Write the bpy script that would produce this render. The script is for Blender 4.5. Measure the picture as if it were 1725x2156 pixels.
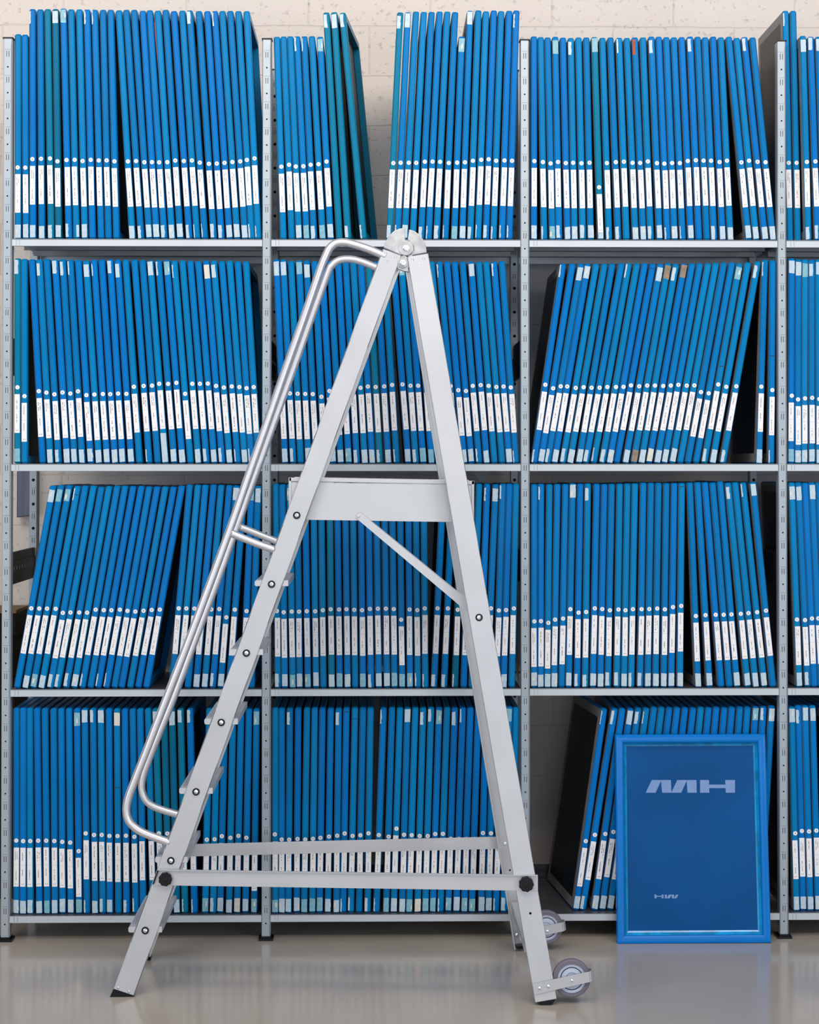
import bpy, math, random
from mathutils import Vector, Matrix
random.seed(7)
C = bpy.context.scene.collection
for o in list(bpy.data.objects):
    bpy.data.objects.remove(o)

# ------------------------------------------------------------------ camera
CX, CY, CZ = 1.4349, -7.1404, 1.8235
YAW, PITCH, FPX, PPX, PPY = 0.01642, 0.015717, 3890.9, 862.5, 919.76
cam_d = bpy.data.cameras.new('camera')
cam = bpy.data.objects.new('camera', cam_d)
C.objects.link(cam)
cam.location = (CX, CY, CZ)
cam.rotation_euler = (math.pi / 2 + PITCH, 0, -YAW)
cam_d.sensor_fit = 'HORIZONTAL'
cam_d.sensor_width = 36
cam_d.lens = FPX * 36 / 1725
cam_d.shift_y = -(1078 - PPY) / 1725
cam_d.clip_end = 100
bpy.context.scene.camera = cam

# ------------------------------------------------------------------ world, lights, exposure
w = bpy.data.worlds.new('world')
bpy.context.scene.world = w
w.use_nodes = True
w.node_tree.nodes['Background'].inputs[0].default_value = (0.72, 0.80, 1.0, 1)
w.node_tree.nodes['Background'].inputs[1].default_value = 0.22


def area(name, loc, target, sx, sy, power, col):
    l = bpy.data.lights.new(name, 'AREA')
    l.shape = 'RECTANGLE'
    l.size, l.size_y = sx, sy
    l.energy = power
    l.color = col
    o = bpy.data.objects.new(name, l)
    C.objects.link(o)
    o.location = loc
    d = Vector(target) - Vector(loc)
    o.rotation_euler = d.to_track_quat('-Z', 'Y').to_euler()
    return o


area('ceiling_light', (1.4, -2.8, 5.0), (1.4, 0.2, 2.0), 7.0, 1.0, 95, (1.0, 0.93, 0.85))
area('ceiling_light', (1.4, -5.2, 5.0), (1.4, -0.8, 0.8), 7.0, 1.2, 160, (1.0, 0.96, 0.93))
area('fill_light', (-4.5, -7.0, 1.9), (1.4, 0, 0.9), 3.0, 2.6, 105, (0.82, 0.90, 1.0))  # added cool fill from the left for the lower shelves
area('fill_light', (6.5, -7.5, 1.9), (1.4, 0, 0.9), 3.0, 2.6, 105, (0.82, 0.90, 1.0))  # matching added fill from the right
area('fill_light', (1.4, -9.6, 1.35), (1.4, 0, 0.8), 6.0, 1.8, 100, (0.86, 0.92, 1.0))  # added soft fill, low behind the camera, lifting the shadows
vs = bpy.context.scene.view_settings
vs.view_transform = 'Standard'
vs.look = 'None'
vs.exposure = 0.1
vs.gamma = 1.0
vs.use_curve_mapping = False


# ------------------------------------------------------------------ pixel -> world
def ray(u, v):
    x3 = (u - PPX) / FPX
    y2, z2 = 1.0, (PPY - v) / FPX
    c, s = math.cos(PITCH), math.sin(PITCH)
    y, z = c * y2 - s * z2, s * y2 + c * z2
    c, s = math.cos(YAW), math.sin(YAW)
    return Vector((c * x3 + s * y, -s * x3 + c * y, z))


def at(u, v, Y):
    d = ray(u, v)
    t = (Y - CY) / d.y
    return Vector((CX, CY, CZ)) + d * t


def floor_at(u, v, z=0.0):
    d = ray(u, v)
    return Vector((CX, CY, CZ)) + d * ((z - CZ) / d.z)


def plane_at(u, v, p, n):
    d = ray(u, v)
    o = Vector((CX, CY, CZ))
    return o + d * ((p - o).dot(n) / d.dot(n))


# ------------------------------------------------------------------ materials
def lin(h):
    r = []
    for i in (0, 2, 4):
        c = int(h[i:i + 2], 16) / 255
        r.append(c / 12.92 if c <= 0.04045 else ((c + 0.055) / 1.055) ** 2.4)
    return (r[0], r[1], r[2], 1)


def mat(name, h, rough=0.5, metal=0.0, spec=0.5, var=0.0, scale=6.0, bump=0.0, bscale=60.0, stretch=None, coat=0.0):
    m = bpy.data.materials.new(name)
    m.use_nodes = True
    nt = m.node_tree
    b = nt.nodes['Principled BSDF']
    col = lin(h)
    b.inputs['Base Color'].default_value = col
    b.inputs['Roughness'].default_value = rough
    b.inputs['Metallic'].default_value = metal
    b.inputs['Specular IOR Level'].default_value = spec
    b.inputs['Coat Weight'].default_value = coat
    tc = nt.nodes.new('ShaderNodeTexCoord')
    mp = nt.nodes.new('ShaderNodeMapping')
    nt.links.new(tc.outputs['Object'], mp.inputs[0])
    if stretch:
        mp.inputs['Scale'].default_value = stretch
    if var > 0:
        n = nt.nodes.new('ShaderNodeTexNoise')
        n.inputs['Scale'].default_value = scale
        n.inputs['Detail'].default_value = 4
        nt.links.new(mp.outputs[0], n.inputs['Vector'])
        r = nt.nodes.new('ShaderNodeValToRGB')
        r.color_ramp.elements[0].position = 0.3
        r.color_ramp.elements[1].position = 0.7
        r.color_ramp.elements[0].color = tuple(c * (1 - var) for c in col[:3]) + (1,)
        r.color_ramp.elements[1].color = tuple(min(1, c * (1 + var)) for c in col[:3]) + (1,)
        nt.links.new(n.outputs['Fac'], r.inputs[0])
        nt.links.new(r.outputs[0], b.inputs['Base Color'])
    if bump > 0:
        n2 = nt.nodes.new('ShaderNodeTexNoise')
        n2.inputs['Scale'].default_value = bscale
        n2.inputs['Detail'].default_value = 3
        nt.links.new(mp.outputs[0], n2.inputs['Vector'])
        bp = nt.nodes.new('ShaderNodeBump')
        bp.inputs['Strength'].default_value = bump
        bp.inputs['Distance'].default_value = 0.002
        nt.links.new(n2.outputs['Fac'], bp.inputs['Height'])
        nt.links.new(bp.outputs[0], b.inputs['Normal'])
    return m


M = {}
BLUES = []
for i, h in enumerate(['0076BA', '0070BC', '007AB4', '0072B2', '0074C0', '007EBA']):
    BLUES.append(mat('blue_paint_%d' % i, h, 0.32, 0, 0.10, 0.07, 5, 0.15, 40, (3, 3, 0.6)))
TEALS = [mat('teal_paint_%d' % i, h, 0.32, 0, 0.10, 0.08, 5, 0.15, 40, (3, 3, 0.6)) for i, h in enumerate(['08789C', '046A8E'])]
M['floorframe'] = mat('bright_blue_paint', '0076CC', 0.22, 0, 0.25, 0.05, 4, 0.12, 30)
M['label'] = mat('label_paper', 'F3F0EF', 0.6, 0, 0.3)
M['ink'] = mat('label_ink', '7C787C', 0.7)
M['ink2'] = mat('dark_label_ink', '4A464E', 0.7)
M['tape'] = mat('pale_tape', 'B9CEDA', 0.35, 0, 0.5, 0.10, 60, 0.3, 120)
M['tape_teal'] = mat('teal_stained_tape', '7DB4C2', 0.35, 0, 0.5, 0.18, 60, 0.3, 120)
M['tape_cream'] = mat('cream_tape', 'D9D6C8', 0.45, 0, 0.5, 0.10, 60, 0.3, 120)
M['tape_brown'] = mat('brown_tape', '8C7A62', 0.4, 0, 0.5, 0.3, 40)
M['red'] = mat('red_paint', 'B01830', 0.5)
M['rust'] = mat('rust_paint_smear', 'A8441E', 0.5, 0, 0.4, 0.2, 40)
M['mesh'] = mat('dark_screen_mesh', '0A1012', 0.45, 0, 0.4, 0.2, 3)
M['meshborder'] = mat('grey_screen_border', '85827F', 0.5, 0, 0.4, 0.15, 20)
M['wood'] = mat('taped_wood_edge', '8E7F7B', 0.6, 0, 0.3, 0.15, 20)
M['galv'] = mat('galvanised_steel', 'AAB3B9', 0.50, 0.5, 0.5, 0.05, 9, 0.05, 200)
M['galvshelf'] = mat('galvanised_shelf_steel', 'C3C9CD', 0.45, 0.5, 0.5, 0.06, 6, 0.05, 200, (0.4, 1, 1))
M['deck'] = mat('shaded_deck_steel', '8C8E90', 0.36, 0.85, 0.5, 0.08, 6, 0.05, 200)  # same steel as the lips, with the shade of the decks put into the colour
M['hole'] = mat('punched_hole', '20242A', 0.9, 0, 0.1)
M['dent'] = mat('pressed_slot', '3A4146', 0.6, 0.1)
M['blackp'] = mat('black_plastic', '08080A', 0.35, 0, 0.3)
M['darksteel'] = mat('dark_steel', '3A3A3C', 0.45, 0.4, 0.5, 0.1, 20)
M['alu'] = mat('brushed_aluminium', 'C5C6C8', 0.46, 0.45, 0.5, 0.05, 5, 0.04, 150)
M['alut'] = mat('aluminium_tube', 'DAD8DA', 0.34, 0.75, 0.5)
M['cast'] = mat('cast_aluminium', 'BABABA', 0.42, 0.5, 0.5, 0.22, 25, 0.3, 60)
M['chrome'] = mat('bolt_chrome', 'DFE6E8', 0.18, 0.9)
M['rubberg'] = mat('grey_rubber', '716C78', 0.6, 0, 0.4)
M['hub'] = mat('wheel_hub_plastic', 'B8C0D4', 0.4, 0, 0.5)
M['board'] = mat('dark_board', '1C1812', 0.8, 0, 0.2, 0.2, 20)
M['boardtop'] = mat('brown_board', '8A7150', 0.8, 0, 0.2, 0.2, 20)
M['duct'] = mat('grey_duct_metal', '5E606C', 0.35, 0.6, 0.5, 0.2, 8, 0, 60, (4, 4, 0.4))
M['logo'] = mat('pale_print', '7E9CCB', 0.5, 0, 0.2, 0.06, 30)


def mesh_fabric():
    m = mat('blue_coated_mesh', '00508E', 0.42, 0, 0.15, 0.16, 2.5, 0.05, 400)
    return m


M['fabric'] = mesh_fabric()
M['fabricedge'] = mat('blue_mesh_margin', '1090CC', 0.16, 0, 0.6, 0.35, 18, 0.4, 30, None, 0.6)


# ------------------------------------------------------------------ mesh builder
ONES = 'zeroth first second third fourth fifth sixth seventh eighth ninth tenth eleventh twelfth thirteenth fourteenth fifteenth sixteenth seventeenth eighteenth nineteenth'.split()


def ordinal(n):
    if n < 20:
        return ONES[n]
    if n == 20:
        return 'twentieth'
    if n == 30:
        return 'thirtieth'
    return {2: 'twenty-', 3: 'thirty-'}[n // 10] + ONES[n % 10]


class MB:
    def __init__(s):
        s.v, s.f, s.m = [], [], []

    def face(s, pts, mi=0):
        n = len(s.v)
        s.v += [tuple(p) for p in pts]
        s.f.append(tuple(range(n, n + len(pts))))
        s.m.append(mi)

    def box(s, lo, hi, mi=0):
        x0, y0, z0 = lo
        x1, y1, z1 = hi
        n = len(s.v)
        s.v += [(x0, y0, z0), (x1, y0, z0), (x1, y1, z0), (x0, y1, z0), (x0, y0, z1), (x1, y0, z1), (x1, y1, z1), (x0, y1, z1)]
        for f in ((0, 3, 2, 1), (4, 5, 6, 7), (0, 1, 5, 4), (1, 2, 6, 5), (2, 3, 7, 6), (3, 0, 4, 7)):
            s.f.append(tuple(n + i for i in f))
            s.m.append(mi)

    def prism(s, pts, vec, mi=0):
        """polygon + extrusion vector"""
        pts = [Vector(p) for p in pts]
        vec = Vector(vec)
        nrm = Vector((0, 0, 0))
        for i in range(len(pts)):
            nrm += pts[i].cross(pts[(i + 1) % len(pts)])
        if nrm.dot(vec) > 0:
            pts = pts[::-1]
        n = len(s.v)
        k = len(pts)
        s.v += [tuple(p) for p in pts] + [tuple(p + vec) for p in pts]
        s.f.append(tuple(range(n, n + k)))
        s.m.append(mi)
        s.f.append(tuple(range(n + 2 * k - 1, n + k - 1, -1)))
        s.m.append(mi)
        for i in range(k):
            j = (i + 1) % k
            s.f.append((n + j, n + i, n + k + i, n + k + j))
            s.m.append(mi)

    def ringprism(s, c, r0, r1, vec, n=32, mi=0):
        """disc (r0=0) or annulus around c, extruded along vec"""
        vec = Vector(vec)
        a = vec.normalized()
        t = Vector((0, 0, 1)) if abs(a.z) < 0.9 else Vector((1, 0, 0))
        u = a.cross(t).normalized()
        w_ = a.cross(u).normalized()
        C0 = Vector(c)
        ring = lambda r, off: [C0 + off + u * (r * math.cos(2 * math.pi * i / n)) + w_ * (r * math.sin(2 * math.pi * i / n)) for i in range(n)]
        if r0 <= 0:
            s.prism(ring(r1, Vector()), vec, mi)
            return
        b = len(s.v)
        for pts in (ring(r0, Vector()), ring(r1, Vector()), ring(r0, vec), ring(r1, vec)):
            s.v += [tuple(p) for p in pts]
        for i in range(n):
            j = (i + 1) % n
            for f in ((b + i, b + j, b + n + j, b + n + i), (b + 2 * n + j, b + 2 * n + i, b + 3 * n + i, b + 3 * n + j),
                      (b + n + i, b + n + j, b + 3 * n + j, b + 3 * n + i), (b + j, b + i, b + 2 * n + i, b + 2 * n + j)):
                s.f.append(f)
                s.m.append(mi)

    def lathe(s, c, axis, prof, n=28, mi=0):
        """prof: (r, distance along axis)"""
        a = Vector(axis).normalized()
        t = Vector((0, 0, 1)) if abs(a.z) < 0.9 else Vector((1, 0, 0))
        u = a.cross(t).normalized()
        w_ = a.cross(u).normalized()
        b = len(s.v)
        for r, h in prof:
            for i in range(n):
                q = 2 * math.pi * i / n
                s.v.append(tuple(Vector(c) + a * h + u * (r * math.cos(q)) + w_ * (r * math.sin(q))))
        for k in range(len(prof) - 1):
            for i in range(n):
                j = (i + 1) % n
                s.f.append((b + k * n + i, b + k * n + j, b + (k + 1) * n + j, b + (k + 1) * n + i))
                s.m.append(mi)

    def tube(s, pts, r, n=14, mi=0):
        pts = [Vector(p) for p in pts]
        b = len(s.v)
        T0 = (pts[1] - pts[0]).normalized()
        N = T0.cross(Vector((0, 1, 0))).normalized()
        for i, p in enumerate(pts):
            T = (pts[min(i + 1, len(pts) - 1)] - pts[max(i - 1, 0)]).normalized()
            N = (N - T * N.dot(T)).normalized()
            B = T.cross(N)
            for k in range(n):
                q = 2 * math.pi * k / n
                s.v.append(tuple(p + N * (r * math.cos(q)) + B * (r * math.sin(q))))
        for i in range(len(pts) - 1):
            for k in range(n):
                j = (k + 1) % n
                s.f.append((b + i * n + k, b + i * n + j, b + (i + 1) * n + j, b + (i + 1) * n + k))
                s.m.append(mi)
        s.f.append(tuple(b + k for k in range(n))[::-1])
        s.m.append(mi)
        e = b + (len(pts) - 1) * n
        s.f.append(tuple(e + k for k in range(n)))
        s.m.append(mi)

    def merge(s, o, mtx, remap):
        n = len(s.v)
        s.v += [tuple(mtx @ Vector(p)) for p in o.v]
        s.f += [tuple(n + i for i in f) for f in o.f]
        s.m += [remap[i] for i in o.m]

    def build(s, name, mats, parent=None, smooth=False, bevel=0.0, origin=None):
        me = bpy.data.meshes.new(name)
        vv = s.v
        org = Vector((0, 0, 0))
        if parent is not None:
            org = world_loc(parent)
        if origin is not None:
            org = Vector(origin)
        if org.length > 0:
            vv = [(p[0] - org.x, p[1] - org.y, p[2] - org.z) for p in vv]
        me.from_pydata(vv, [], s.f)
        if not isinstance(mats, (list, tuple)):
            mats = [mats]
        for m in mats:
            me.materials.append(m)
        me.polygons.foreach_set('material_index', s.m)
        if smooth:
            me.polygons.foreach_set('use_smooth', [True] * len(s.f))
        me.update()
        o = bpy.data.objects.new(name, me)
        C.objects.link(o)
        if parent is not None:
            o.parent = parent
            o.location = (0, 0, 0)
        elif origin is not None:
            o.location = org
        if bevel > 0:
            b = o.modifiers.new('bevel', 'BEVEL')
            b.width = bevel
            b.segments = 2
            b.limit_method = 'ANGLE'
        return o


def world_loc(o):
    v = Vector((0, 0, 0))
    while o is not None:
        v += Vector(o.location)
        o = o.parent
    return v


def tag(o, label=None, cat=None, group=None, kind=None):
    if label:
        o['label'] = label
    if cat:
        o['category'] = cat
    if group:
        o['group'] = group
    if kind:
        o['kind'] = kind
    return o


def empty(name, loc, rot=(0, 0, 0)):
    o = bpy.data.objects.new(name, None)
    C.objects.link(o)
    o.location = loc
    o.rotation_euler = rot
    o.empty_display_size = 0.1
    o.matrix_world = Matrix.LocRotScale(Vector(loc), o.rotation_euler, None)
    return o


# ------------------------------------------------------------------ room
WALL_Y = 1.0


def wall_material():
    m = bpy.data.materials.new('painted_block_wall')
    m.use_nodes = True
    nt = m.node_tree
    b = nt.nodes['Principled BSDF']
    b.inputs['Roughness'].default_value = 0.6
    tc = nt.nodes.new('ShaderNodeTexCoord')
    sep = nt.nodes.new('ShaderNodeSeparateXYZ')
    nt.links.new(tc.outputs['Object'], sep.inputs[0])
    cb = nt.nodes.new('ShaderNodeCombineXYZ')
    nt.links.new(sep.outputs['X'], cb.inputs[0])
    nt.links.new(sep.outputs['Z'], cb.inputs[1])
    p0 = at(781, 53, WALL_Y)
    p1 = at(781, 472, WALL_Y)
    course = (p0.z - p1.z) / 4
    bw = (at(1294, 30, WALL_Y).x - at(781, 30, WALL_Y).x) / 2
    # bricks: rows counted from below; put a joint at p0.z
    mp = nt.nodes.new('ShaderNodeMapping')
    mp.inputs['Location'].default_value = (-p0.x + 20 * bw, -p0.z + 40 * course, 0)
    nt.links.new(cb.outputs[0], mp.inputs[0])
    nz = nt.nodes.new('ShaderNodeTexNoise')
    nz.inputs['Scale'].default_value = 9
    nt.links.new(mp.outputs[0], nz.inputs['Vector'])
    mixv = nt.nodes.new('ShaderNodeMixRGB')
    mixv.blend_type = 'ADD'
    mixv.inputs[0].default_value = 0.012
    nt.links.new(mp.outputs[0], mixv.inputs[1])
    nt.links.new(nz.outputs['Color'], mixv.inputs[2])
    br = nt.nodes.new('ShaderNodeTexBrick')
    br.offset = 0.5
    br.inputs['Scale'].default_value = 1
    br.inputs['Brick Width'].default_value = bw
    br.inputs['Row Height'].default_value = course
    br.inputs['Mortar Size'].default_value = 0.005
    br.inputs['Mortar Smooth'].default_value = 0.9
    br.inputs['Bias'].default_value = 0
    br.inputs['Color1'].default_value = lin('EDE0D3')
    br.inputs['Color2'].default_value = lin('EFE3D7')
    br.inputs['Mortar'].default_value = lin('EADED2')
    nt.links.new(mixv.outputs[0], br.inputs['Vector'])
    nt.links.new(br.outputs['Color'], b.inputs['Base Color'])
    # pits
    vz = nt.nodes.new('ShaderNodeTexNoise')
    vz.inputs['Scale'].default_value = 34
    vz.inputs['Detail'].default_value = 5
    vz.inputs['Roughness'].default_value = 0.65
    nt.links.new(mp.outputs[0], vz.inputs['Vector'])
    rp = nt.nodes.new('ShaderNodeValToRGB')
    rp.color_ramp.elements[0].position = 0.26
    rp.color_ramp.elements[1].position = 0.40
    nt.links.new(vz.outputs['Fac'], rp.inputs[0])
    b1 = nt.nodes.new('ShaderNodeBump')
    b1.inputs['Strength'].default_value = 0.7
    b1.inputs['Distance'].default_value = 0.005
    nt.links.new(rp.outputs[0], b1.inputs['Height'])
    b2 = nt.nodes.new('ShaderNodeBump')
    b2.invert = True
    b2.inputs['Strength'].default_value = 0.45
    b2.inputs['Distance'].default_value = 0.006
    nt.links.new(br.outputs['Fac'], b2.inputs['Height'])
    nt.links.new(b1.outputs[0], b2.inputs['Normal'])
    nt.links.new(b2.outputs[0], b.inputs['Normal'])
    return m


def floor_material():
    m = bpy.data.materials.new('glossy_resin_floor')
    m.use_nodes = True
    nt = m.node_tree
    b = nt.nodes['Principled BSDF']
    tc = nt.nodes.new('ShaderNodeTexCoord')
    n = nt.nodes.new('ShaderNodeTexNoise')
    n.inputs['Scale'].default_value = 1.6
    n.inputs['Detail'].default_value = 5
    nt.links.new(tc.outputs['Object'], n.inputs['Vector'])
    r = nt.nodes.new('ShaderNodeValToRGB')
    r.color_ramp.elements[0].position = 0.3
    r.color_ramp.elements[1].position = 0.75
    r.color_ramp.elements[0].color = lin('AEA497')
    r.color_ramp.elements[1].color = lin('BAB0A3')
    nt.links.new(n.outputs['Fac'], r.inputs[0])
    nt.links.new(r.outputs[0], b.inputs['Base Color'])
    b.inputs['Roughness'].default_value = 0.17
    b.inputs['IOR'].default_value = 1.6
    b.inputs['Specular IOR Level'].default_value = 0.5
    n2 = nt.nodes.new('ShaderNodeTexNoise')
    n2.inputs['Scale'].default_value = 5
    n2.inputs['Detail'].default_value = 2
    nt.links.new(tc.outputs['Object'], n2.inputs['Vector'])
    bp = nt.nodes.new('ShaderNodeBump')
    bp.inputs['Strength'].default_value = 0.25
    bp.inputs['Distance'].default_value = 0.004
    nt.links.new(n2.outputs['Fac'], bp.inputs['Height'])
    nt.links.new(bp.outputs[0], b.inputs['Normal'])
    return m


g = MB()
g.box((-4, WALL_Y, 0), (7, WALL_Y + 0.2, 5.6))
tag(g.build('wall_back', wall_material()), kind='structure')
g = MB()
g.box((-6, -10, -0.1), (9, WALL_Y, 0))
tag(g.build('floor', floor_material()), kind='structure')

# ------------------------------------------------------------------ racking
POST_W = 0.0345
HP = 3.475
DEPTH = 0.60
ROWY = [504, 976.5, 1450, 1925]
SHELF_Z = [at(862, y, 0.0).z for y in ROWY]
LIP = 0.0285
BAYNAME = ['leftmost bay', 'middle bay', 'right bay', 'cut-off bay']
ROWNAME = ['top shelf', 'second shelf', 'third shelf', 'bottom shelf']


def post_mesh(x, y0, sgn):
    g = MB()
    hw = POST_W / 2
    c = 0.004
    yf = y0
    yb = y0 + sgn * 0.042
    prof = [(x - hw, yb), (x - hw, yf + sgn * c), (x - hw + c * 0.6, yf), (x + hw - c, yf), (x + hw, yf + sgn * c), (x + hw, yb)]
    g.prism([(a, b, 0.006) for a, b in prof], (0, 0, HP - 0.006))
    e = 0.0006
    z = HP - 0.06
    while z > 0.05:
        for dx in (-0.0045, 0.0040):
            g.box((x + dx - 0.0011, yf - e, z - 0.011), (x + dx + 0.0011, yf + 0.002, z + 0.011), 1)
        if z - 0.05 > 0.03:
            g.ringprism((x - 0.0005, yf - e, z - 0.05), 0, 0.0032 if sgn > 0 and y0 < 0.1 else 0.0065, (0, 0.002, 0), 10, 2)
        g.box((x - 0.011, yf - 0.0002, z + 0.017), (x + 0.011, yf + 0.001, z + 0.0178), 1)
        z -= 0.1
    # groove line along the face
    g.box((x + hw - c - 0.0012, yf - 0.0002, 0.02), (x + hw - c - 0.0004, yf + 0.001, HP - 0.02), 1)
    return g


tie_z = []
a = at(23, 1165, 0.03).z
b_ = at(23, 1233, 0.03).z
tie_z.append((b_, a))
a = at(1095, 712, 0.06).z
b_ = at(1095, 790, 0.06).z
tie_z.append((b_, a))
UP_LABEL = ['grey punched-steel rack upright at the picture edge, left of the leftmost bay',
            'grey punched-steel rack upright between the leftmost bay and the middle bay',
            'grey punched-steel rack upright behind the ladder wheels, between middle and right bays',
            'grey punched-steel rack upright to the right of the frame standing on the floor',
            'added unseen grey punched-steel rack upright closing the far end of the cut-off bay']
for i in range(5):  # the last upright is out of view, added with the light-blocking bay end
    t = empty('rack_upright', (i, 0, 0))
    tag(t, UP_LABEL[i], 'shelf upright', 'rack uprights of the shelving')
    post_mesh(i, 0.0, 1).build('post', [M['galv'], M['dent'], M['hole']], t)
    g = post_mesh(i, DEPTH - 0.045, 1)
    o = g.build('post', [M['galv'], M['dent'], M['hole']], t)
    for zz0, zz1 in tie_z:
        g = MB()
        g.box((i - 0.006, 0.042, zz0), (i + 0.006, DEPTH - 0.045, zz1))
        g.box((i - 0.010, 0.042, zz0 + 0.035), (i + 0.010, DEPTH - 0.045, zz0 + 0.090))
        yy = 0.10
        while yy < 0.5:
            g.box((i + 0.0098, yy, zz0 + 0.056), (i + 0.0106, yy + 0.006, zz0 + 0.068), 1)
            yy += 0.055
        g.build('side_tie', [M['darksteel'], M['galv']], t)  # galvanised ties with their backlit shade put into the dark colour
    for yy in (0.0, DEPTH - 0.045):
        g = MB()
        g.box((i - 0.028, yy - 0.012, 0), (i + 0.028, yy + 0.055, 0.009))
        g.box((i - 0.020, yy - 0.004, 0.009), (i + 0.020, yy + 0.046, 0.016))
        g.build('foot_plate', M['blackp'], t)
        g = MB()
        g.box((i - 0.020, yy - 0.003, HP), (i + 0.020, yy + 0.046, HP + 0.005))
        g.build('top_cap', M['blackp'], t)

for r in range(4):
    for bay in range(4):
        x0 = bay + POST_W / 2 + 0.0006
        x1 = bay + 1 - POST_W / 2 - 0.0006
        z = SHELF_Z[r]
        t = empty('metal_shelf', ((x0 + x1) / 2, 0, z))
        tag(t, 'grey galvanised steel shelf, %s of the %s' % (ROWNAME[r].replace('shelf', 'level'), BAYNAME[bay]), 'shelf', 'steel shelves of the racking')
        g = MB()
        g.box((x0, 0.0010, z - 0.0015), (x1, DEPTH, z))
        for k in (0.195, 0.395):
            g.box((x0 + 0.01, k - 0.004, z - 0.020), (x1 - 0.01, k + 0.004, z - 0.0015))
            g.box((x0 + 0.01, k - 0.012, z - 0.022), (x1 - 0.01, k + 0.008, z - 0.020))
        g.build('deck', M['deck'], t)
        g = MB()
        # front lip with return, slightly rounded upper edge
        prof = [(0.0, -0.004), (0.003, 0.0), (0.006, 0.0), (0.006, -0.0030), (0.0035, -0.006), (0.0035, -LIP + 0.002), (0.014, -LIP + 0.002), (0.014, -LIP), (0.001, -LIP), (0.0, -LIP + 0.001)]
        g.prism([(x0, 0.002 + a_, z + c_) for a_, c_ in prof], (x1 - x0, 0, 0))
        g.box((x0 + 0.016, 0.0012, z - LIP + 0.004), (x0 + 0.0166, 0.003, z - 0.005), 1)
        g.box((x0 + 0.0285, 0.0012, z - LIP + 0.004), (x0 + 0.0291, 0.003, z - 0.005), 1)
        g.build('front_lip', [M['galvshelf'], M['dent']], t)
        g = MB()
        g.box((x0, DEPTH, z - LIP), (x1, DEPTH + 0.002, z))
        g.build('rear_lip', M['galvshelf'], t)

# low dark rail behind the lowest shelf level, and the cross brace strap
g = MB()
z0 = SHELF_Z[3]
g.box((-0.02, 0.622, z0 - 0.03), (4.0, 0.632, z0 + 0.055))
g.box((-0.02, 0.612, z0 + 0.030), (4.0, 0.622, z0 + 0.034))
tag(g.build('back_rail', M['darksteel']), 'dark steel rail running low behind the bottom shelves', 'rail')
g = MB()
p, q = at(760, 673, 0.64), at(1085, 1101, 0.64)
d = (q - p).normalized()
nrm = Vector((-d.z, 0, d.x)) * 0.010
g.prism([p + nrm, q + nrm, q - nrm, p - nrm], (0, 0.003, 0))
tag(g.build('cross_brace', M['galv'], origin=(1.5, 0.64, 2.0)), 'thin diagonal steel strap behind the middle bay of shelving', 'brace')

# ------------------------------------------------------------------ wall duct and board pile at the left
g = MB()
a, b_ = at(35, 900, 0.93), at(70, 1089, 0.93)
g.prism([at(36, 900, 0.93), at(64, 900, 0.93), at(70, 1085, 0.93), at(35, 1090, 0.93)], (0, 0.069, 0))
tag(g.build('wall_duct', M['duct'], origin=((a.x + b_.x) / 2, 0.96, b_.z), bevel=0.004), 'short grey metal duct on the wall behind the leftmost bay', 'duct')
pb = at(0, 1450, 0.78)
NB = 26
ztop, zbot = at(20, 1281, 0.80).z, 0.0
zlow = at(20, 1450, 0.80).z
nall = int((ztop) / ((ztop - zlow) / NB))
rs = random.Random(3)
for k in range(NB):
    zt = ztop - k * (ztop - zlow) / NB
    xr = at(44, 1290, 0.80).x - (0.014 if k > 7 else 0) - k * 0.0004 + rs.uniform(-0.002, 0.002)
    g = MB()
    th = (ztop - zlow) / NB - 0.0004
    g.box((-0.85, 0.70, zt - th), (xr, 0.985, zt))
    o = g.build('board', M['boardtop'] if k == 0 else M['board'], origin=(-0.4, 0.84, zt - th))
    tag(o, 'brown board lying topmost on the pile behind the left upright' if k == 0 else 'thin dark board, %s from the top of the pile behind the leftmost upright' % (ordinal(k + 1)), 'board', 'boards piled behind the left upright')
g = MB()
g.box((-0.85, 0.70, 0), (at(40, 1450, 0.80).x, 0.985, zlow - 0.0004))
tag(g.build('pallet_box', M['board'], origin=(-0.4, 0.84, 0)), 'dark box carrying the pile of thin boards by the wall', 'box')

# ------------------------------------------------------------------ data of the stored frames, read off the photograph
# block: (row, bay, crop x, crop y, crop scale, bottom y (px), tops [(x,y)], dots [(x,y)] , bottoms {i:x}, bottom tapes, top tapes, teal indices, tall)
def P(s):
    v = [float(t) for t in s.replace(';', ' ').replace(',', ' ').split()]
    return list(zip(v[0::2], v[1::2]))


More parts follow.
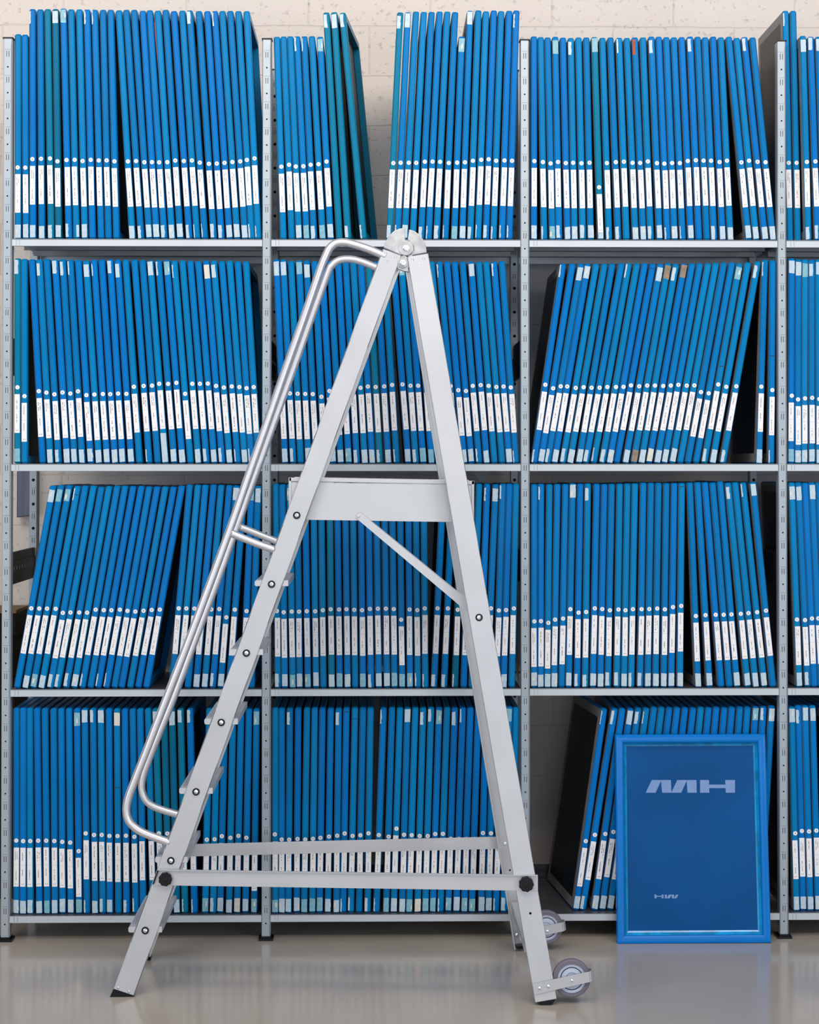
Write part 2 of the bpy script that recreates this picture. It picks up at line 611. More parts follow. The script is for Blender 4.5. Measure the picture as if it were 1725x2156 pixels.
BL = []
BL.append((0, 0, 0, 0, 3.026, 502,
 P("106,215 154,218 206,55 255,57 302,55 352,55 402,52 452,57 504,57 553,58 602,60 655,60 704,60 756,63 803,60 853,60 908,66 953,63 1004,65 1054,60 1107,68 1160,65 1207,64 1266,68 1320,68 1368,68 1416,67 1466,67 1518,68 1571,68"),
 P("110,1065 161,1066 208,1012 262,1010 317,1008 366,1026 426,1018 475,1016 528,1024 577,1017 630,1020 679,1020 729,1026 814,1026 867,1024 919,1032 968,1031 1016,1032 1066,1031 1117,1021 1173,1024 1223,1020 1273,1034 1331,1041 1382,1039 1432,1035 1480,1030 1531,1026 1582,1016 1631,1006"),
 {}, "FFFFLFLRF....FLFFLFFLllLLFFFll", "..l..Ff..ll...........L..l....", {4, 5}))
BL.append((0, 1, 540, 0, 2.974, 503,
 P("106,228 153,226 201,225 249,225 299,225 347,224 398,228 437,75 485,72 537,75 902,75 950,75 1001,70 1050,72 1099,72 1149,70 1197,70 1246,73 1288,226 1340,65 1392,62 1440,68 1489,63 1535,67 1585,65 1637,63"),
 P("147,1042 197,1030 244,1041 292,1039 339,1030 391,1026 440,1010 0,0 0,0 0,0 856,1019 905,1017 953,1017 1003,1017 1055,1010 1103,1009 1152,1011 1205,1018 1258,1016 1307,1013 1358,1004 1407,998 1456,994 1503,1003 1555,1002 1603,1004"),
 {7: 521, 8: 575, 9: 672}, "..FfLfF.LlLlF.LlLlfFLlLlll", "...ll.fLFLLF......fF.....l", {7, 8, 9, 10}))
BL.append((0, 2, 1090, 0, 2.717, 502,
 P("82,206 130,210 173,212 217,208 261,213 306,215 350,212 395,212 441,210 487,214 533,212 582,214 627,215 672,212 719,212 767,207 809,208 853,210 896,211 941,210 988,207 1032,208 1075,211 1121,207 1165,211 1210,208 1255,215 1299,210 1346,212"),
 P("87,917 145,922 191,930 231,922 278,928 320,926 366,929 411,926 468,1065 511,927 561,922 609,920 658,926 703,926 747,918 797,928 841,930 883,927 928,927 974,915 1020,911 1065,913 1107,914 1155,921 1199,913 1281,923 1324,914 1373,920 1421,922"),
 {}, "FlfLFFLFFLL.FFLFlFlF..LFFFFFF", "...f.L..f..l.B.L....L......L.", {8}))
BL.append((0, 3, 1090, 0, 2.717, 501,
 P("1535,60 1579,60 1635,203 1679,208 1724,208"),
 P("1552,918 1597,918 1655,918 1704,915 1748,916"),
 {}, "..LLL", "l.FLL", set()))
BL.append((1, 0, 0, 500, 3.026, 974,
 P("102,132 151,135 202,138 249,138 296,136 349,140 398,138 447,142 497,142 547,146 598,141 647,140 701,139 749,140 799,141 856,140 907,143 956,146 1009,143 1061,143 1110,147 1162,145 1212,147 1263,150 1313,146 1361,147 1413,149 1463,147 1515,151 1567,151"),
 P("99,951 153,1007 247,976 296,985 347,996 400,984 449,991 497,977 551,1001 602,997 654,994 704,995 754,991 807,993 855,948 915,943 968,941 1016,929 1071,930 1123,923 1179,993 1225,929 1276,929 1326,928 1377,943 1426,953 1477,946 1528,950 1578,957 1630,950"),
 {0: 106, 1: 155}, "f..FLFFFFFFFFF.l.GFF.FLFLFlFl.", "L..L.LLl.Fl.LL...Flfl...CL....", {0}))
BL.append((1, 1, 540, 500, 2.974, 975,
 P("119,136 168,138 217,146 267,143 314,143 365,147 410,150 462,146 513,150 560,150 607,150 655,150 704,150 752,150 800,150 858,150 908,150 955,150 1005,150 1052,150 1097,150 1145,150 1194,150 1242,152 1292,150 1345,150 1394,152 1440,150 1489,152 1538,147"),
 P("160,975 210,975 258,977 307,978 355,979 407,996 456,960 505,950 555,945 604,940 653,940 700,932 748,935 799,931 849,922 916,919 965,927 1012,927 1063,927 1114,930 1165,930 1215,930 1264,955 1311,960 1357,928 1406,923 1455,928 1503,935 1552,932 1603,938"),
 {}, "FL.FF.FFfLFFLFlFLff..FFFlF..Fl", "FF.fF...........f....l...F..l.", {12}))
BL.append((1, 2, 1090, 500, 2.717, 972.5,
 P("262,150 317,150 366,148 405,150 453,150 501,150 545,148 598,147 640,147 687,148 732,147 778,150 822,150 866,147 910,150 958,150 1003,147 1048,147 1095,147 1139,145 1185,142 1231,142 1274,147 1322,142 1378,137 1418,127 1463,130"),
 P("147,838 193,858 241,847 286,848 332,856 377,852 424,855 469,855 514,851 562,851 605,850 650,842 697,847 743,843 787,843 832,845 878,843 922,839 967,843 1012,842 1050,880 1095,887 1150,837 1195,850 1253,847 1397,848 1457,867"),
 {25: 1383, 26: 1453}, "lFLFLFFLlLF.FBFCFFF...LFLFl", "l.FF....l...FBLB......f.Ll.", set()))
BL.append((1, 3, 1090, 500, 2.717, 972,
 P("1567,118 1604,125 1638,125 1683,127 1722,125"),
 P("1570,898 1604,919 1640,913 1685,910 1726,917"),
 {}, "fFFFF", "FFfLF", set()))
BL.append((2, 0, 0, 980, 3.026, 1448.5,
 P("338,130 389,126 442,126 495,132 544,130 597,130 647,137 696,133 748,130 798,130 850,132 902,132 952,135 1003,135 1055,135 1108,136 1160,130 1210,122 1262,124 1310,124 1362,122 1411,124 1463,126 1508,128 1558,130 1607,130 1657,130"),
 P("195,909 250,910 301,911 354,912 402,938 450,936 505,936 555,937 610,918 661,921 711,922 764,918 814,926 861,930 915,925 968,921 1020,918 1140,910 1189,911 1241,911 1293,914 1345,917 1397,914 1441,967 1498,918 1572,927 1623,925"),
 {}, ".FfFLLLFl.ll........FFLF.L.", "Fffl...................FFfF"[:27], set()))
BL.append((2, 1, 540, 980, 2.974, 1449,
 P("115,115 158,118 208,116 255,116 306,116 357,116 406,116 459,116 506,116 556,116 604,116 654,116 701,116 750,116 801,116 850,116 900,116 952,116 999,116 1048,116 1172,118 1232,118 1290,116 1340,116 1397,115 1447,115 1500,118 1545,115 1595,115 1640,115"),
 P("128,912 171,919 221,915 266,916 317,913 368,914 415,907 467,901 516,903 566,901 614,905 663,907 712,899 761,898 812,898 860,900 909,967 959,903 1007,907 1055,896 1136,896 1198,897 1262,905 1315,905 1368,905 1420,905 1468,897 1520,910 1567,907 1616,897"),
 {}, "LFfFfF.FfF.fLFFfffllLLl....FF.", "..f......................lFl..", {7, 22}))
BL.append((2, 2, 1090, 980, 2.717, 1446.5,
 P("97,108 136,106 184,108 230,107 276,107 318,102 361,105 404,104 455,105 499,107 541,106 587,105 631,104 674,103 722,99 766,100 809,100 854,102 899,101 942,101 988,98 1032,97 1074,97 1118,98 1161,92 1206,100 1247,97 1292,98 1348,96"),
 P("82,889 126,888 172,898 214,879 261,874 303,820 349,840 394,836 441,816 484,820 527,827 576,822 618,827 660,821 710,821 754,820 798,817 844,822 888,809 935,802 1019,860 1077,855 1135,853 1181,853 1224,852 1279,848 1323,844 1370,840 1432,830"),
 {}, "FFFF.FLLFFLLFLLFFFFFFF..FFFF.", ".l...F.L.................L.lF"[:29], set()))
BL.append((2, 3, 1090, 980, 2.717, 1444,
 P("1548,98 1585,98 1629,100 1675,98 1716,98"),
 P("1593,876 1638,880 1677,871 1719,870 1760,870"),
 {}, "FL...", "FF.F.", set()))
BL.append((3, 0, 0, 1450, 3.026, 1924.5,
 P("90,124 139,124 188,124 235,125 285,126 340,127 389,126 439,125 490,126 539,126 592,126 642,127 694,127 745,127 795,128 845,128 893,127 943,126 990,127 1045,127 1095,127 1150,127 1210,127 1335,127 1385,128 1436,128 1486,128 1537,128 1587,130 1636,128"),
 P("89,968 142,970 191,971 245,968 295,968 346,970 395,977 447,982 500,1035 548,922 601,933 650,933 698,939 751,940 802,938 857,946 905,930 963,930 1014,924 1065,925 1115,925 1168,925 1228,925 1317,965 1367,962 1415,944 1469,953 1520,941 1572,954 1625,1000"),
 {}, "FFFFfFFFflFLF.Ll...LFllfLFFCFf"[:30], "........fFLF.C....F.FLL......f", {18, 19, 20, 21}))
BL.append((3, 1, 540, 1450, 2.974, 1923,
 P("110,120 159,122 210,122 262,120 318,120 366,120 415,120 467,122 516,123 565,120 619,120 669,120 716,120 797,122 851,118 901,120 948,120 997,120 1046,120 1096,118 1147,118 1197,117 1245,120 1295,119 1343,120 1392,120 1440,120 1490,120 1540,118 1590,115 1635,118"),
 P("102,913 152,945 202,946 256,943 306,946 356,942 403,936 455,929 507,922 552,909 602,925 653,920 704,908 769,919 827,930 877,880 926,918 972,920 1023,926 1072,926 1121,915 1170,913 1218,945 1268,945 1317,945 1365,945 1421,908 1468,910 1516,915 1565,920 1614,920"),
 {}, "fFFFfffFFll.LlfFFfCfflfFffFFlL.", "..L.....L....l..F.LLf.Ll.....f.", set()))
r4b3_tops = P("502,115 559,113 603,113 650,113 695,110 740,110 785,105 828,105 872,107 917,107 962,108 1008,108 1053,105 1097,108 1141,105 1187,108 1230,105 1276,104 1319,104 1366,103 1410,102 1458,98")
r4b3_dots = P("391,879 441,842 495,836 546,825") + [(0, 0)] * 18
bt = {0: 335, 1: 372, 2: 440, 3: 485, 4: 530}
for k in range(5, 22):
    bt[k] = 530 + (1392 - 530) * (k - 4) / 17.0
BL.append((3, 2, 1090, 1450, 2.717, 1920, r4b3_tops, r4b3_dots, bt, "FLFFF.................", "lL.FLl.............fLF", set()))
BL.append((3, 3, 1090, 1450, 2.717, 1918,
 P("1572,105 1603,97 1648,98 1690,97"),
 P("1590,827 1622,815 1667,816 1710,813"),
 {}, "FFFF", "FLFF", set()))

# ladder & floor-frame outlines in the photograph, only to rank how much of each stored frame shows
OCC = [[(806, 524), (845, 538), (282, 2096), (239, 2082)], [(858, 541), (902, 533), (1172, 2103), (1128, 2111)],
       [(609, 1008), (999, 1014), (998, 1100), (609, 1094)], [(332, 1832), (1133, 1843), (1133, 1876), (322, 1864)],
       [(400, 1777), (1040, 1762), (1042, 1787), (395, 1804)], [(670, 560), (700, 560), (300, 1650), (268, 1650)],
       [(1296, 1547), (1613, 1545), (1625, 1986), (1300, 1989)],
       [(9, 78), (26, 78), (20, 1980), (1, 1980)], [(553, 82), (570, 82), (569, 1980), (550, 1980)], [(1096, 84), (1113, 84), (1115, 1980), (1098, 1980)], [(1637, 84), (1655, 84), (1662, 1975), (1642, 1975)]]


def inside(x, y, poly):
    c = False
    n = len(poly)
    for i in range(n):
        x1, y1 = poly[i]
        x2, y2 = poly[(i + 1) % n]
        if (y1 > y) != (y2 > y) and x < (x2 - x1) * (y - y1) / (y2 - y1) + x1:
            c = not c
    return c


FR = []
for (row, bay, ox, oy, sc, yb, tops, dots, bots, btape, ttape, teal) in BL:
    n = len(tops)
    assert len(dots) == n and len(btape) == n and len(ttape) == n, (row, bay, n, len(dots), len(btape), len(ttape))
    for i in range(n):
        tx, ty = ox + tops[i][0] / sc, oy + tops[i][1] / sc
        dx, dy = dots[i]
        nodot = (dx == 0 and dy == 0)
        if not nodot:
            dx, dy = ox + dx / sc, oy + dy / sc
        if i in bots:
            bx = ox + bots[i] / sc
        else:
            bx = dx + (dx - tx) * (yb - dy) / (dy - ty)
        vis = 0
        for k in range(40):
            f = (k + 0.5) / 40
            for wdt in (-5, 0, 5):
                px = bx + (tx - bx) * f + wdt
                py = yb + (ty - yb) * f
                if px < 1725 and not any(inside(px, py, q) for q in OCC):
                    vis += (yb - ty) / 480.0
        FR.append(dict(row=row, bay=bay, i=i, n=n, tx=tx, ty=ty, dy=None if nodot else dy, bx=bx, yb=yb,
                       bt=btape[i], tt=ttape[i], teal=i in teal, vis=vis))
# neighbours must not run into each other: push readings apart to at least one thickness
MINW = 14.15
for row in range(4):
    for bay in range(4):
        ks = [k for k in range(len(FR)) if FR[k]['row'] == row and FR[k]['bay'] == bay]
        lo = {0: 29.7, 1: 575.0, 2: 1117.0, 3: 1660.0}[bay]
        lo -= row * 1.2 if bay < 2 else 0
        hi = {0: 553.0, 1: 1096.0, 2: 1637.5, 3: 1900.0}[bay]
        for it in range(60):
            for a, b in zip(ks[:-1], ks[1:]):
                A, B = FR[a], FR[b]
                for fz in (0.0, 1.0):
                    def xa(Q):
                        zt = min(A['yb'] - A['ty'], B['yb'] - B['ty'])
                        f = fz * zt / (Q['yb'] - Q['ty'])
                        return Q['bx'] + (Q['tx'] - Q['bx']) * f
                    need = MINW - (xa(B) - xa(A))
                    if need > 0.02:
                        key = 'bx' if fz == 0 else 'tx'
                        A[key] -= need / 2
                        B[key] += need / 2
            for k in ks:
                Q = FR[k]
                if bay < 3:
                    Q['bx'] = min(max(Q['bx'], lo + 8), hi - 8.5)
                if Q['ty'] > 75:
                    Q['tx'] = min(max(Q['tx'], lo + 8), hi - 8.5 if bay < 3 else 9999)
                else:
                    Q['tx'] = min(max(Q['tx'], lo + 8), hi - 8) if bay < 3 else Q['tx']
order = sorted(range(len(FR)), key=lambda k: -FR[k]['vis'])
SOLO = set(order[:300])

TH = 0.0238    # frame thickness
RW = 0.030     # rail width
FD = 0.530     # frame depth


def rails_mesh(L, depth=FD, th=TH, rw=RW, cc=0.007, ch=0.0040):
    """rail loop in the local yz plane: y from 0 (front) to depth, z from 0 to L, thickness along x"""
    g = MB()
    sec = [(0, -th / 2 + ch), (0, th / 2 - ch), (ch, th / 2), (rw, th / 2), (rw, -th / 2), (ch, -th / 2)]
    rings = []
    for a_, b_ in sec:
        y0, y1, z0, z1 = a_, depth - a_, a_, L - a_
        c = max(0.0005, cc - a_ * 0.6) if a_ < rw else 0.0005
        pts = [(y0 + c, z0), (y1 - c, z0), (y1, z0 + c), (y1, z1 - c), (y1 - c, z1), (y0 + c, z1), (y0, z1 - c), (y0, z0 + c)]
        rings.append([(b_, y, z) for y, z in pts])
    n0 = len(g.v)
    for rr in rings:
        g.v += rr
    for k in range(6):
        k2 = (k + 1) % 6
        for i in range(8):
            j = (i + 1) % 8
            g.f.append((n0 + k * 8 + i, n0 + k * 8 + j, n0 + k2 * 8 + j, n0 + k2 * 8 + i))
            g.m.append(0)
    return g


def screen_mesh(L, depth=FD, th=TH, border=0.034):
    g = MB()
    x = -th / 2
    xo = x - 0.0011
    g.box((x - 0.0007, 0.006, 0.006), (x - 0.0001, depth - 0.006, L - 0.006), 0)
    a_, b_ = 0.006, depth - 0.006
    g.box((xo, a_, L - 0.006 - border), (x - 0.0007, b_, L - 0.006), 1)
    g.box((xo, a_, 0.006), (x - 0.0007, b_, 0.006 + border), 1)
    g.box((xo, b_ - border, 0.006 + border), (x - 0.0007, b_, L - 0.006 - border), 1)
    g.box((xo, a_, 0.006 + border), (x - 0.0007, a_ + border, L - 0.006 - border), 2)
    return g


def label_mesh(zt, rnd, width=0.0200, ln=0.1495):
    g = MB()
    sk = rnd.uniform(-0.0008, 0.0008)
    ox = rnd.uniform(-0.0012, 0.0006)
    y = -0.0006
    z1, z0 = zt, zt - ln
    hw = width / 2
    g.prism([(ox - hw + sk, 0.0002, z1), (ox + hw + sk, 0.0002, z1), (ox + hw - sk, 0.0002, z0), (ox - hw - sk, 0.0002, z0)], (0, -0.0008, 0), 0)
    yy = -0.0006
    ink = 1 if rnd.random() < 0.65 else 2

    def run(x, za, zb, h):
        z = za
        while z > zb:
            l = rnd.uniform(0.0014, 0.0042)
            if rnd.random() < 0.85:
                hh = h * rnd.uniform(0.6, 1.0)
                g.face([(x - hh / 2, yy - 0.0003, z), (x - hh / 2, yy - 0.0003, z - l), (x + hh / 2, yy - 0.0003, z - l), (x + hh / 2, yy - 0.0003, z)], ink)
            z -= l + rnd.uniform(0.0008, 0.0022)
    two = rnd.random() < 0.5
    a_ = z1 - rnd.uniform(0.008, 0.018)
    run(ox - 0.001 if not two else ox - 0.0035, a_, a_ - rnd.uniform(0.025, 0.045), 0.0030)
    if two:
        run(ox + 0.0030, a_ - 0.003, a_ - rnd.uniform(0.02, 0.045), 0.0027)
    g.face([(ox - hw + 0.001, yy - 0.0003, z1 - 0.066), (ox - hw + 0.001, yy - 0.0003, z1 - 0.0664), (ox + hw - 0.001, yy - 0.0003, z1 - 0.0664), (ox + hw - 0.001, yy - 0.0003, z1 - 0.066)], 1)
    a_ = z1 - rnd.uniform(0.076, 0.095)
    run(ox - 0.001, a_, max(a_ - rnd.uniform(0.02, 0.042), z0 + 0.018), 0.0032)
    for xx in (-0.0035, 0.0030):
        g.face([(ox + xx - 0.0014, yy - 0.0003, z0 + 0.011), (ox + xx - 0.0014, yy - 0.0003, z0 + 0.0085), (ox + xx + 0.0014, yy - 0.0003, z0 + 0.0085), (ox + xx + 0.0014, yy - 0.0003, z0 + 0.011)], ink)
    return g


def sticker_mesh(z, rnd):
    g = MB()
    ox = rnd.uniform(-0.0012, 0.0012)
    g.ringprism((ox, 0.0002, z), 0, 0.0082, (0, -0.0009, 0), 18, 0)
    k = rnd.choice((3, 4, 5))
    for q in range(k):
        zz = z + 0.0026 - q * 0.0052 / (k - 1)
        g.face([(ox - 0.0018, -0.0009, zz + 0.0005), (ox - 0.0018, -0.0009, zz - 0.0005), (ox + 0.0016, -0.0009, zz - 0.0005), (ox + 0.0016, -0.0009, zz + 0.0005)], 1)
    return g


def tape_mesh(code, z0, z1, rnd):
    hw = TH / 2 - 0.0006
    if code in 'FfCBG':
        xa, xb = -hw + rnd.uniform(0, 0.001), hw - rnd.uniform(0, 0.0025)
    elif code == 'L':
        xa, xb = -hw, rnd.uniform(-0.001, 0.004)
    elif code == 'R':
        xa, xb = rnd.uniform(-0.004, 0.001), hw
    else:
        xa, xb = -hw, -hw + rnd.uniform(0.0035, 0.006)
    g = MB()
    n = 5
    left = [(xa + rnd.uniform(-0.0002, 0.0003), z1 - (z1 - z0) * k / n + (rnd.uniform(-0.001, 0.001))) for k in range(n + 1)]
    right = [(xb + rnd.uniform(-0.0008, 0.0006) * (2 if code in 'lL' else 1), z0 + (z1 - z0) * k / n + rnd.uniform(-0.0015, 0.0015)) for k in range(n + 1)]
    pts = [(max(-hw - 0.0004, min(hw + 0.0004, x)), 0.0001, z) for x, z in left + right]
    g.prism(pts, (0, -0.0005, 0), 0)
    if code in 'Ff' and rnd.random() < 0.5:   # a second, crumpled layer
        w_ = rnd.uniform(0.004, 0.009)
        x0 = rnd.uniform(-hw, hw - w_)
        zc = z0 + rnd.uniform(0.1, 0.4) * (z1 - z0)
        g.prism([(x0, -0.0004, zc), (x0 + w_, -0.0004, zc + 0.004), (x0 + w_ * 0.8, -0.0004, zc + 0.022), (x0 + 0.001, -0.0004, zc + 0.018)], (0, -0.0004, 0), 1)
    return g


TAPEM = {'F': 'tape', 'L': 'tape', 'l': 'tape', 'R': 'tape', 'G': 'tape', 'f': 'tape_teal', 'C': 'tape_cream', 'B': 'tape_brown'}
stuff = MB()
stuff_mats = BLUES + TEALS + [M['mesh'], M['meshborder'], M['wood'], M['label'], M['ink'], M['ink2'], M['tape'], M['tape_teal'], M['tape_cream'], M['tape_brown'], M['rust'], M['red']]
sidx = {m.name: i for i, m in enumerate(stuff_mats)}
LEAD = {0: {}, 1: {}}
for idx, F in enumerate(FR):
    rnd = random.Random(1000 + idx)
    row, bay, i = F['row'], F['bay'], F['i']
    Y = 0.012 + rnd.uniform(0, 0.008)
    if row == 3:
        Y += 0.008
    if (row, bay) == (0, 3) and i < 2:
        Y = 0.055
    if row == 3 and bay == 2:
        Y = 0.040 + rnd.uniform(0, 0.004)
    z0 = SHELF_Z[row]
    B = at(F['bx'], F['yb'], Y)
    T = at(F['tx'], F['ty'], Y)
    B.z = z0 + 0.0005
    ang = math.atan2(T.x - B.x, T.z - B.z)
    L = (T - B).length
    # rigid frame resting on its lower corner
    lift = abs(math.sin(ang)) * (TH / 2 - 0.0035)
    L -= lift
    loc = (B.x, Y, B.z + lift)
    yaw = rnd.uniform(-0.001, 0.001)
    if (row, bay, i) == (0, 1, 9):
        yaw = -0.09
    if (row, bay, i) == (0, 1, 8):
        yaw = -0.078
    if (row, bay, i) == (0, 1, 7):
        yaw = -0.03
    if (row, bay) == (0, 3) and i < 2:
        pass
    if (row, bay, i) == (3, 2, 0):
        yaw = 0.10
    depth = FD - (0.06 if (row, bay) == (0, 3) and i < 2 else 0)
    paint = rnd.choice(TEALS) if F['teal'] else rnd.choice(BLUES if rnd.random() < 0.8 else BLUES[:4])
    parts = [('rail_frame', rails_mesh(L, depth), [paint]), ('mesh_screen', screen_mesh(L, depth), [M['mesh'], M['meshborder'], M['wood'] if rnd.random() < 0.3 or (row, bay, i) == (3, 2, 0) else M['meshborder']])]
    if F['dy'] is not None:
        zd = L * (F['dy'] - F['yb']) / (F['ty'] - F['yb'])
        parts.append(('round_sticker', sticker_mesh(zd, rnd), [M['label'], M['ink']]))
        parts.append(('spine_label', label_mesh(zd - 0.0265 - rnd.uniform(-0.001, 0.001), rnd), [M['label'], M['ink'], M['ink2']]))
    elif row == 3:
        parts.append(('round_sticker', sticker_mesh(0.297, rnd), [M['label'], M['ink']]))
        parts.append(('spine_label', label_mesh(0.270, rnd), [M['label'], M['ink'], M['ink2']]))
    if F['bt'] != '.':
        h = rnd.uniform(0.046, 0.052)
        zb = rnd.choice((0.004, 0.006, 0.008))
        top = zb + h
        if F['bt'] == 'G':
            top = 0.118
        if F['dy'] is not None:
            top = min(top, zd - 0.0265 - 0.151)
        if top > zb + 0.01:
            parts.append(('tape_patch', tape_mesh(F['bt'], zb, top, rnd), [M[TAPEM[F['bt']]], M['tape_cream']]))
    if F['tt'] != '.':
        zb = L - rnd.choice((0.006, 0.010, 0.016))
        if (row, bay, i) == (0, 2, 13):
            parts.append(('paint_smear', tape_mesh('L', zb - 0.058, zb, rnd), [M['rust'], M['rust']]))
        else:
            parts.append(('tape_patch', tape_mesh(F['tt'], zb - rnd.uniform(0.046, 0.054), zb, rnd), [M[TAPEM[F['tt']]], M['tape_cream']]))
    sq = {(1, 2, 22): 770, (1, 2, 11): 566, (2, 0, 3): 1042, (2, 2, 19): 1025, (3, 1, 9): 1499, (3, 1, 10): 1514, (3, 0, 13): 1659, (1, 2, 26): 748}.get((row, bay, i))
    if sq:
        zs = L * (sq - F['yb']) / (F['ty'] - F['yb'])
        g = MB()
        g.prism([(-0.009, 0.0001, zs - 0.001), (0.004, 0.0001, zs + 0.0005), (0.008, 0.0001, zs - 0.004), (0.006, 0.0001, zs + 0.003), (-0.009, 0.0001, zs + 0.0015)], (0, -0.0004, 0), 0)
        parts.append(('ink_squiggle', g, [M['mesh']]))
    if (row, bay, i) == (0, 0, 18):
        g = MB()
        g.prism([(-TH / 2 - 0.001, 0.006, L - 0.02), (-TH / 2 - 0.0045, 0.006, L - 0.05), (-TH / 2 - 0.0045, 0.006, L - 0.10), (-TH / 2 - 0.001, 0.006, L - 0.24)], (0, 0.01, 0), 0)
        parts.append(('red_strip', g, [M['red']]))
    rot = (0, ang, yaw)
    if idx in SOLO:
        t = empty('screen_frame', loc, rot)
        for nm, g, ms in parts:
            me = bpy.data.meshes.new(nm)
            me.from_pydata(g.v, [], g.f)
            for m in ms:
                me.materials.append(m)
            me.polygons.foreach_set('material_index', g.m)
            me.update()
            o = bpy.data.objects.new(nm, me)
            C.objects.link(o)
            o.parent = t
        look = 'teal' if F['teal'] else 'blue'
        feat = ''
        if (row, bay, i) == (0, 2, 13):
            feat = ', rust-red smear on top'
        elif (row, bay, i) == (0, 2, 8):
            feat = ', sticker lowest'
        elif F['dy'] is None and row == 0:
            feat = ', no label'
        elif F['tt'] in 'BC':
            feat = ', brown tape at top' if F['tt'] == 'B' else ', cream tape at top'
        elif F['tt'] in 'FL':
            feat = ', white tape at top'
        elif F['bt'] == '.':
            feat = ', no tape'
        elif F['bt'] in 'FLfG':
            feat = ', pale tape below label'
        tall = 'tall ' if (row == 0 and L > 0.84) else ''
        lab = '%s%s screen frame, %s from left, %s of %s%s' % (tall, look, ordinal(i + 1), ROWNAME[row], BAYNAME[bay], feat)
        tag(t, lab, 'screen frame', 'blue screen frames on the %s of the %s' % (ROWNAME[row], BAYNAME[bay]))
    else:
        mtx = Matrix.LocRotScale(Vector(loc), __import__('mathutils').Euler(rot), None)
        for nm, g, ms in parts:
            stuff.merge(g, mtx, [sidx[m.name] for m in ms])
# frames added out of view in the cut-off bay, blocking stray light
rx = random.Random(55)
for row in range(4):
    x = {0: 3.215, 1: 3.175, 2: 3.215, 3: 3.15}[row]
    x = max(x, max(at(F['bx'], F['yb'], 0.02).x for F in FR if F['row'] == row and F['bay'] == 3) + 0.030)
    while x < 3.96:
        L = 0.785
        mtx = Matrix.Translation((x, 0.015, SHELF_Z[row] + 0.001))
        zd = 0.297
        for g, ms in ((rails_mesh(L), [rx.choice(BLUES)]), (screen_mesh(L), [M['mesh'], M['meshborder'], M['meshborder']]),
                      (sticker_mesh(zd, rx), [M['label'], M['ink']]), (label_mesh(zd - 0.0265, rx), [M['label'], M['ink'], M['ink2']])):
            stuff.merge(g, mtx, [sidx[m.name] for m in ms])
        x += rx.uniform(0.0285, 0.031)
o = stuff.build('screen_frames', stuff_mats)
tag(o, 'remaining blue screen frames, mostly hidden by ladder or floor frame, plus unseen added ones', 'screen frames', None, 'stuff')

# ------------------------------------------------------------------ frame leaning on the floor
bl, brt = floor_at(1300, 1988.5), floor_at(1625, 1986)
YB = (bl.y + brt.y) / 2
TOPY = 0.018
lean_p = Vector((bl.x, YB, 0.0005))
ztop = at(1455, 1546, TOPY - 0.02).z
up = Vector((0, TOPY - 0.030 - YB, ztop)).normalized()
nn = Vector((0, -up.z, up.y))           # faces the camera
c0 = plane_at(1300, 1988.5, lean_p, nn)
c1 = plane_at(1625, 1986, lean_p, nn)
c2 = plane_at(1613, 1545.5, lean_p, nn)
c3 = plane_at(1296, 1547, lean_p, nn)
t = empty('leaning_screen_frame', ((c0.x + c1.x) / 2, YB, 0))
tag(t, 'large bright blue screen frame leaning upright on the floor, pale printed marks on its mesh', 'screen frame')
FTH = 0.028


def quad_off(ins):
    """corners of the frame outline inset by ins metres"""
    cs = [c0, c1, c2, c3]
    ctr = sum(cs, Vector()) / 4
    res = []
    for k in range(4):
        a_, b_, c_ = cs[(k - 1) % 4], cs[k], cs[(k + 1) % 4]
        d1 = (a_ - b_).normalized()
        d2 = (c_ - b_).normalized()
        sn = d1.cross(d2).length
        res.append(b_ + (d1 + d2) * (ins / sn))
    return res


prof = [(0.0, -FTH), (0.0, -0.008), (0.0015, -0.0035), (0.005, -0.0010), (0.011, 0.0), (0.020, 0.0), (0.026, -0.0008), (0.030, -0.0035), (0.032, -0.008), (0.032, -FTH)]
g = MB()
n0 = 0
for ins, dn in prof:
    g.v += [tuple(p + nn * dn) for p in quad_off(ins)]
np_ = len(prof)
for k in range(np_):
    k2 = (k + 1) % np_
    for i in range(4):
        j = (i + 1) % 4
        g.f.append((k * 4 + i, k * 4 + j, k2 * 4 + j, k2 * 4 + i))
        g.m.append(0)
g.build('rail_frame', M['floorframe'], t)
g = MB()
q0 = [p - nn * (FTH - 0.0012) for p in quad_off(0.030)]
g.prism(q0, -nn * 0.001, 0)
for prf in ([(0.0315, -0.010), (0.040, -FTH + 0.006), (0.046, -FTH + 0.002)],):
    n1 = len(g.v)
    for ins, dn in prf:
        g.v += [tuple(p + nn * dn) for p in quad_off(ins)]
    for k in range(len(prf) - 1):
        for i in range(4):
            j = (i + 1) % 4
            g.f.append((n1 + k * 4 + i, n1 + k * 4 + j, n1 + (k + 1) * 4 + j, n1 + (k + 1) * 4 + i))
            g.m.append(1)
g.build('mesh_screen', [M['fabric'], M['fabricedge']], t)
# glossy bead of filler along the inner edge
g = MB()
q2 = [p - nn * (FTH - 0.002) for p in quad_off(0.034)]
for k in range(4):
    g.tube([q2[k], q2[(k + 1) % 4]], 0.0022, 8)
g.build('sealant_bead', M['tape_teal'], t, smooth=True)
pm = lean_p - nn * (FTH - 0.0020)
g = MB()


def logo(polys, ox, oy, sc):
    for poly in polys:
        g.prism([plane_at(ox + x / sc, oy + y / sc, pm, nn) for x, y in poly], -nn * 0.0003, 0)


